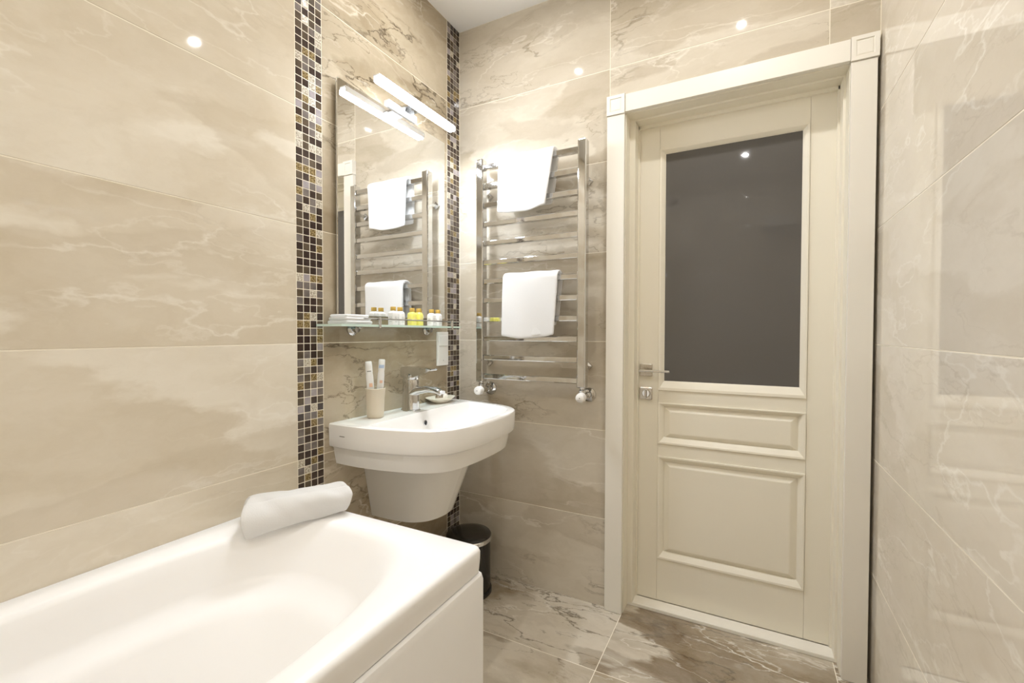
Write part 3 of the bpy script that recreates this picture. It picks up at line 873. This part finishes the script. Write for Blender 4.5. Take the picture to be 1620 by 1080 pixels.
# ---- two towels over the rungs
def hung_towel(name, xa, xb, zr, front, back, label, seed, taper):
    r_ = random.Random(seed)
    e = thing(name, ((xa + xb) / 2, YR, zr - front), label, 'towel', 'towels on the radiator')
    def sheet(off, f_len, b_len, xl, xr, ph):
        path = []
        n1, n2, na = 22, 16, 9
        yf, yb = YR - .0185 - off, YR + .0185 + min(off, .012)
        top = zr + .0165 + off
        hy = (yb - yf) / 2; cy_ = (yf + yb) / 2
        zz0 = top - hy * .8
        for i in range(n1): path.append((yf, zr - f_len + (zz0 - zr + f_len) * i / n1, 'f', i / n1))
        for i in range(na + 1):
            a = math.pi - math.pi * i / na
            path.append((cy_ + hy * math.cos(a), zz0 + hy * .8 * math.sin(a), 't', 1))
        for i in range(1, n2 + 1): path.append((yb, zz0 - (zz0 - zr + b_len) * i / n2, 'b', 1 - i / n2))
        bm = bmesh.new()
        nx = 18
        rows = []
        for (y, zz, s, t) in path:
            row = []
            for k in range(nx + 1):
                u = k / nx
                shr = taper * (1 - t) if s != 't' else 0
                x = xl + (xr - xl) * u - shr * (u ** 2)
                dz = 0
                if s == 'f': dz = -(1 - t) * (.012 * math.sin(math.pi * min(u * 1.05, 1)) - .006 * u)
                dy = 0
                if s == 'f': dy = -(1 - t) * (.010 + .006 * math.sin(u * 5 + ph)) - .0015 * math.sin(u * 9 + ph + zz * 20)
                if s == 'b': x = xl + (xr - xl) * u - (taper * .4 + .012) * (1 - t) * u ** 2
                if s == 'b': dy = (1 - t) * .008 * math.sin(u * 6 + ph)
                row.append(bm.verts.new((x, y + dy, zz + dz + .0012 * math.sin(u * 13 + ph))))
            rows.append(row)
        for a, b_ in zip(rows, rows[1:]):
            for k in range(nx): bm.faces.new((a[k], a[k + 1], b_[k + 1], b_[k]))
        return bm
    for i, (off, fl_, bl_, dx0, dx1) in enumerate(((.004, front - .006, back, .004, -.006), (.0125, front, back * .9, 0, 0))):
        bm = sheet(off, fl_, bl_, xa + dx0, xb + dx1, seed + i * 1.7)
        o = obj('towel_layer', bm, M['towel'], e, smooth=180)
        md = o.modifiers.new('thick', 'SOLIDIFY'); md.thickness = .0075; md.offset = 0
        ms = o.modifiers.new('soft', 'SUBSURF'); ms.levels = 1; ms.render_levels = 1
    return e
hung_towel('hand_towel', .283, .545, RUNG[11], .222, .20, 'white towel folded over the top rung of the radiator', 1, .030)
hung_towel('hand_towel', .305, .566, RUNG[5], .248, .20, 'white towel folded over a middle rung of the radiator', 5, .014)

# ------------------------------------------------------------------ rolled towel on the tub corner
A, B = Vector((.088, -1.128, 0)), Vector((.224, -.916, 0))
ax = (B - A).normalized(); sdv = Vector((ax.y, -ax.x, 0))     # towards the room
Lr = (B - A).length
n = 48
def roll_pt(t, a, k=1.0, grow=0.0):
    """point of a soft, loosely rolled towel: wide and sagging at the wall end, tighter at the far end"""
    tt = min(max(t, 0), 1)
    hw = (.066 - .024 * tt + grow) * k; hh = (.0385 - .002 * tt + grow) * k
    e = 2.35
    c, s_ = math.cos(a), math.sin(a)
    p = hw * math.copysign(abs(c) ** (2 / e), c); q = hh * math.copysign(abs(s_) ** (2 / e), s_)
    q *= 1 + .10 * math.sin(2 * a + 1.0 + tt * 2.0)
    wob = .0022 * math.sin(9 * tt + 3 * a) + .0016 * math.sin(17 * tt + 2 * a) + .001 * math.sin(31 * tt + 5 * a)
    sag = -.026 * (1 - tt) ** 1.5 * max(0.0, p / .066) ** 1.3
    end = .010 * math.sin(2 * a + .6) * (1 if t > .5 else -1) * (abs(2 * tt - 1) ** 6)
    return A + ax * (Lr * t + end) + sdv * (p + wob) + Vector((0, 0, TZ + .0405 + q + wob + sag))
ANG = [2 * math.pi * i / n for i in range(n)]
def sect(t, k, sh=0.0): return [roll_pt(t, a, k) + ax * sh for a in ANG]
bm = bmesh.new()
lps = [sect(0, .16, .006), sect(0, .30, -.002), sect(0, .40, .008), sect(0, .52, -.004), sect(0, .62, .007), sect(0, .74, -.008), sect(0, .82, .002), sect(0, .93, -.006)]
for i in range(0, 21): lps.append(sect(.01 + .98 * i / 20, 1.0))
lps += [sect(1, .93, .006), sect(1, .82, -.002), sect(1, .74, .008), sect(1, .62, -.007), sect(1, .52, .004), sect(1, .40, -.008), sect(1, .30, .002), sect(1, .16, -.006)]
add_loops(bm, lps)
rt_ = thing('rolled_bath_towel', (A + B) / 2 + Vector((0, 0, TZ)), 'thick white rolled towel lying across the corner of the bathtub', 'towel')
o = obj('towel_roll', bm, M['towel'], rt_, smooth=75)
o.modifiers.new('soft', 'SUBSURF').render_levels = 1
# loose outer flap with its hem low on the side towards the room
bm = bmesh.new()
rows = []
for j in range(17):
    t = -.02 + 1.03 * j / 16
    rows.append([bm.verts.new(roll_pt(t, math.radians(70 - (122 - 10 * j / 16 + 4 * math.sin(j * .8)) * i / 10), 1.0, .0042)) for i in range(11)])
for a_, b_ in zip(rows, rows[1:]):
    for i in range(10): bm.faces.new((a_[i], a_[i + 1], b_[i + 1], b_[i]))
o = obj('towel_flap', bm, M['towel'], rt_, smooth=180)
md = o.modifiers.new('thick', 'SOLIDIFY'); md.thickness = .006; md.offset = 0
o.modifiers.new('soft', 'SUBSURF').render_levels = 1

# ------------------------------------------------------------------ pedal bin in the corner
bx, by = .165, -.168
bn = thing('pedal_bin', (bx, by, 0), 'small black round pedal bin in the corner behind the bathtub', 'bin')
obj('bin_body', lathe([(.094, .012), (.097, .014), (.097, .236), (.094, .238)], (bx, by, 0), 'z', 48), M['bin_black'], bn, smooth=40)
obj('bin_base', lathe([(.100, 0), (.103, .004), (.103, .018), (.099, .020)], (bx, by, 0), 'z', 48), M['black_plastic'], bn, smooth=40)
obj('rim_band', lathe([(.098, .236), (.1035, .239), (.1035, .252), (.100, .256)], (bx, by, 0), 'z', 48), M['chrome'], bn, smooth=40)
obj('bin_lid', lathe([(.1005, .253), (.101, .258), (.096, .265), (.070, .271), (.03, .274)], (bx, by, 0), 'z', 48), M['bin_black'], bn, smooth=50)
obj('bin_pedal', box(bx - .02, bx + .02, by - .128, by - .100, .006, .014, .002), M['black_plastic'], bn)

# ------------------------------------------------------------------ ceiling downlights
for x, y, lb in ((1.087 * T, -1.53 * T, 'round recessed downlight above the wash basin side'), (3.256 * T, -1.51 * T, 'round recessed downlight in front of the door'),
                 (1.087 * T, -5.5 * T, 'round recessed downlight above the bathtub'), (3.256 * T, -5.47 * T, 'round recessed downlight above the viewer')):
    e = thing('ceiling_downlight', (x, y, H - .012), lb, 'ceiling light', 'recessed ceiling downlights')
    obj('trim_ring', lathe([(.017, -.0005), (.040, -.0005), (.040, -.004), (.024, -.006), (.017, -.003)], (x, y, H), 'z', 36, False, False), M['white_plastic'], e, smooth=40)
    obj('light_lens', lathe([(.017, -.002), (.017, -.0035)], (x, y, H), 'z', 28), M['down_light'], e)

# ------------------------------------------------------------------ seen only as reflections: rear wall fan and folded towels
vf = thing('extractor_fan', (.572, -L, 2.40), 'square white extractor fan high on the rear wall', 'fan')
obj('fan_cover', box(.500, .645, -L + .0005, -L + .02, 2.405, 2.55, .004), M['white_plastic'], vf)
obj('fan_ring', lathe([(.055, .02), (.055, .026), (.048, .027), (.046, .021)], (.572, -L, 2.478), 'y', 32, False, False), M['white_plastic'], vf, smooth=40)
obj('fan_mouth', lathe([(.046, .0202), (.046, .021)], (.572, -L, 2.478), 'y', 32), M['hole'], vf)

rk = thing('towel_rack', (1.49, -L, 2.09), 'chrome towel rack high on the rear wall', 'rack')
for y_ in (.06, .12, .18):
    obj('rack_bar', tube([(1.350, -L + y_, 2.10), (1.628, -L + y_, 2.10)], .006, 12), M['chrome'], rk, smooth=50)
for x_ in (1.375, 1.60):
    obj('rack_bracket', box(x_ - .006, x_ + .006, -L + .0005, -L + .19, 2.082, 2.094, .002), M['chrome'], rk)
tw = thing('folded_bath_towel', (1.49, -L + .12, 2.107), 'white folded towels lying on the chrome rack', 'towel')
for k_ in range(3):
    obj('towel_fold', box(1.372 + .004 * k_, 1.618 - .003 * k_, -L + .025, -L + .205, 2.1075 + .030 * k_, 2.1365 + .030 * k_, .012, 3), M['towel'], tw, smooth=60)
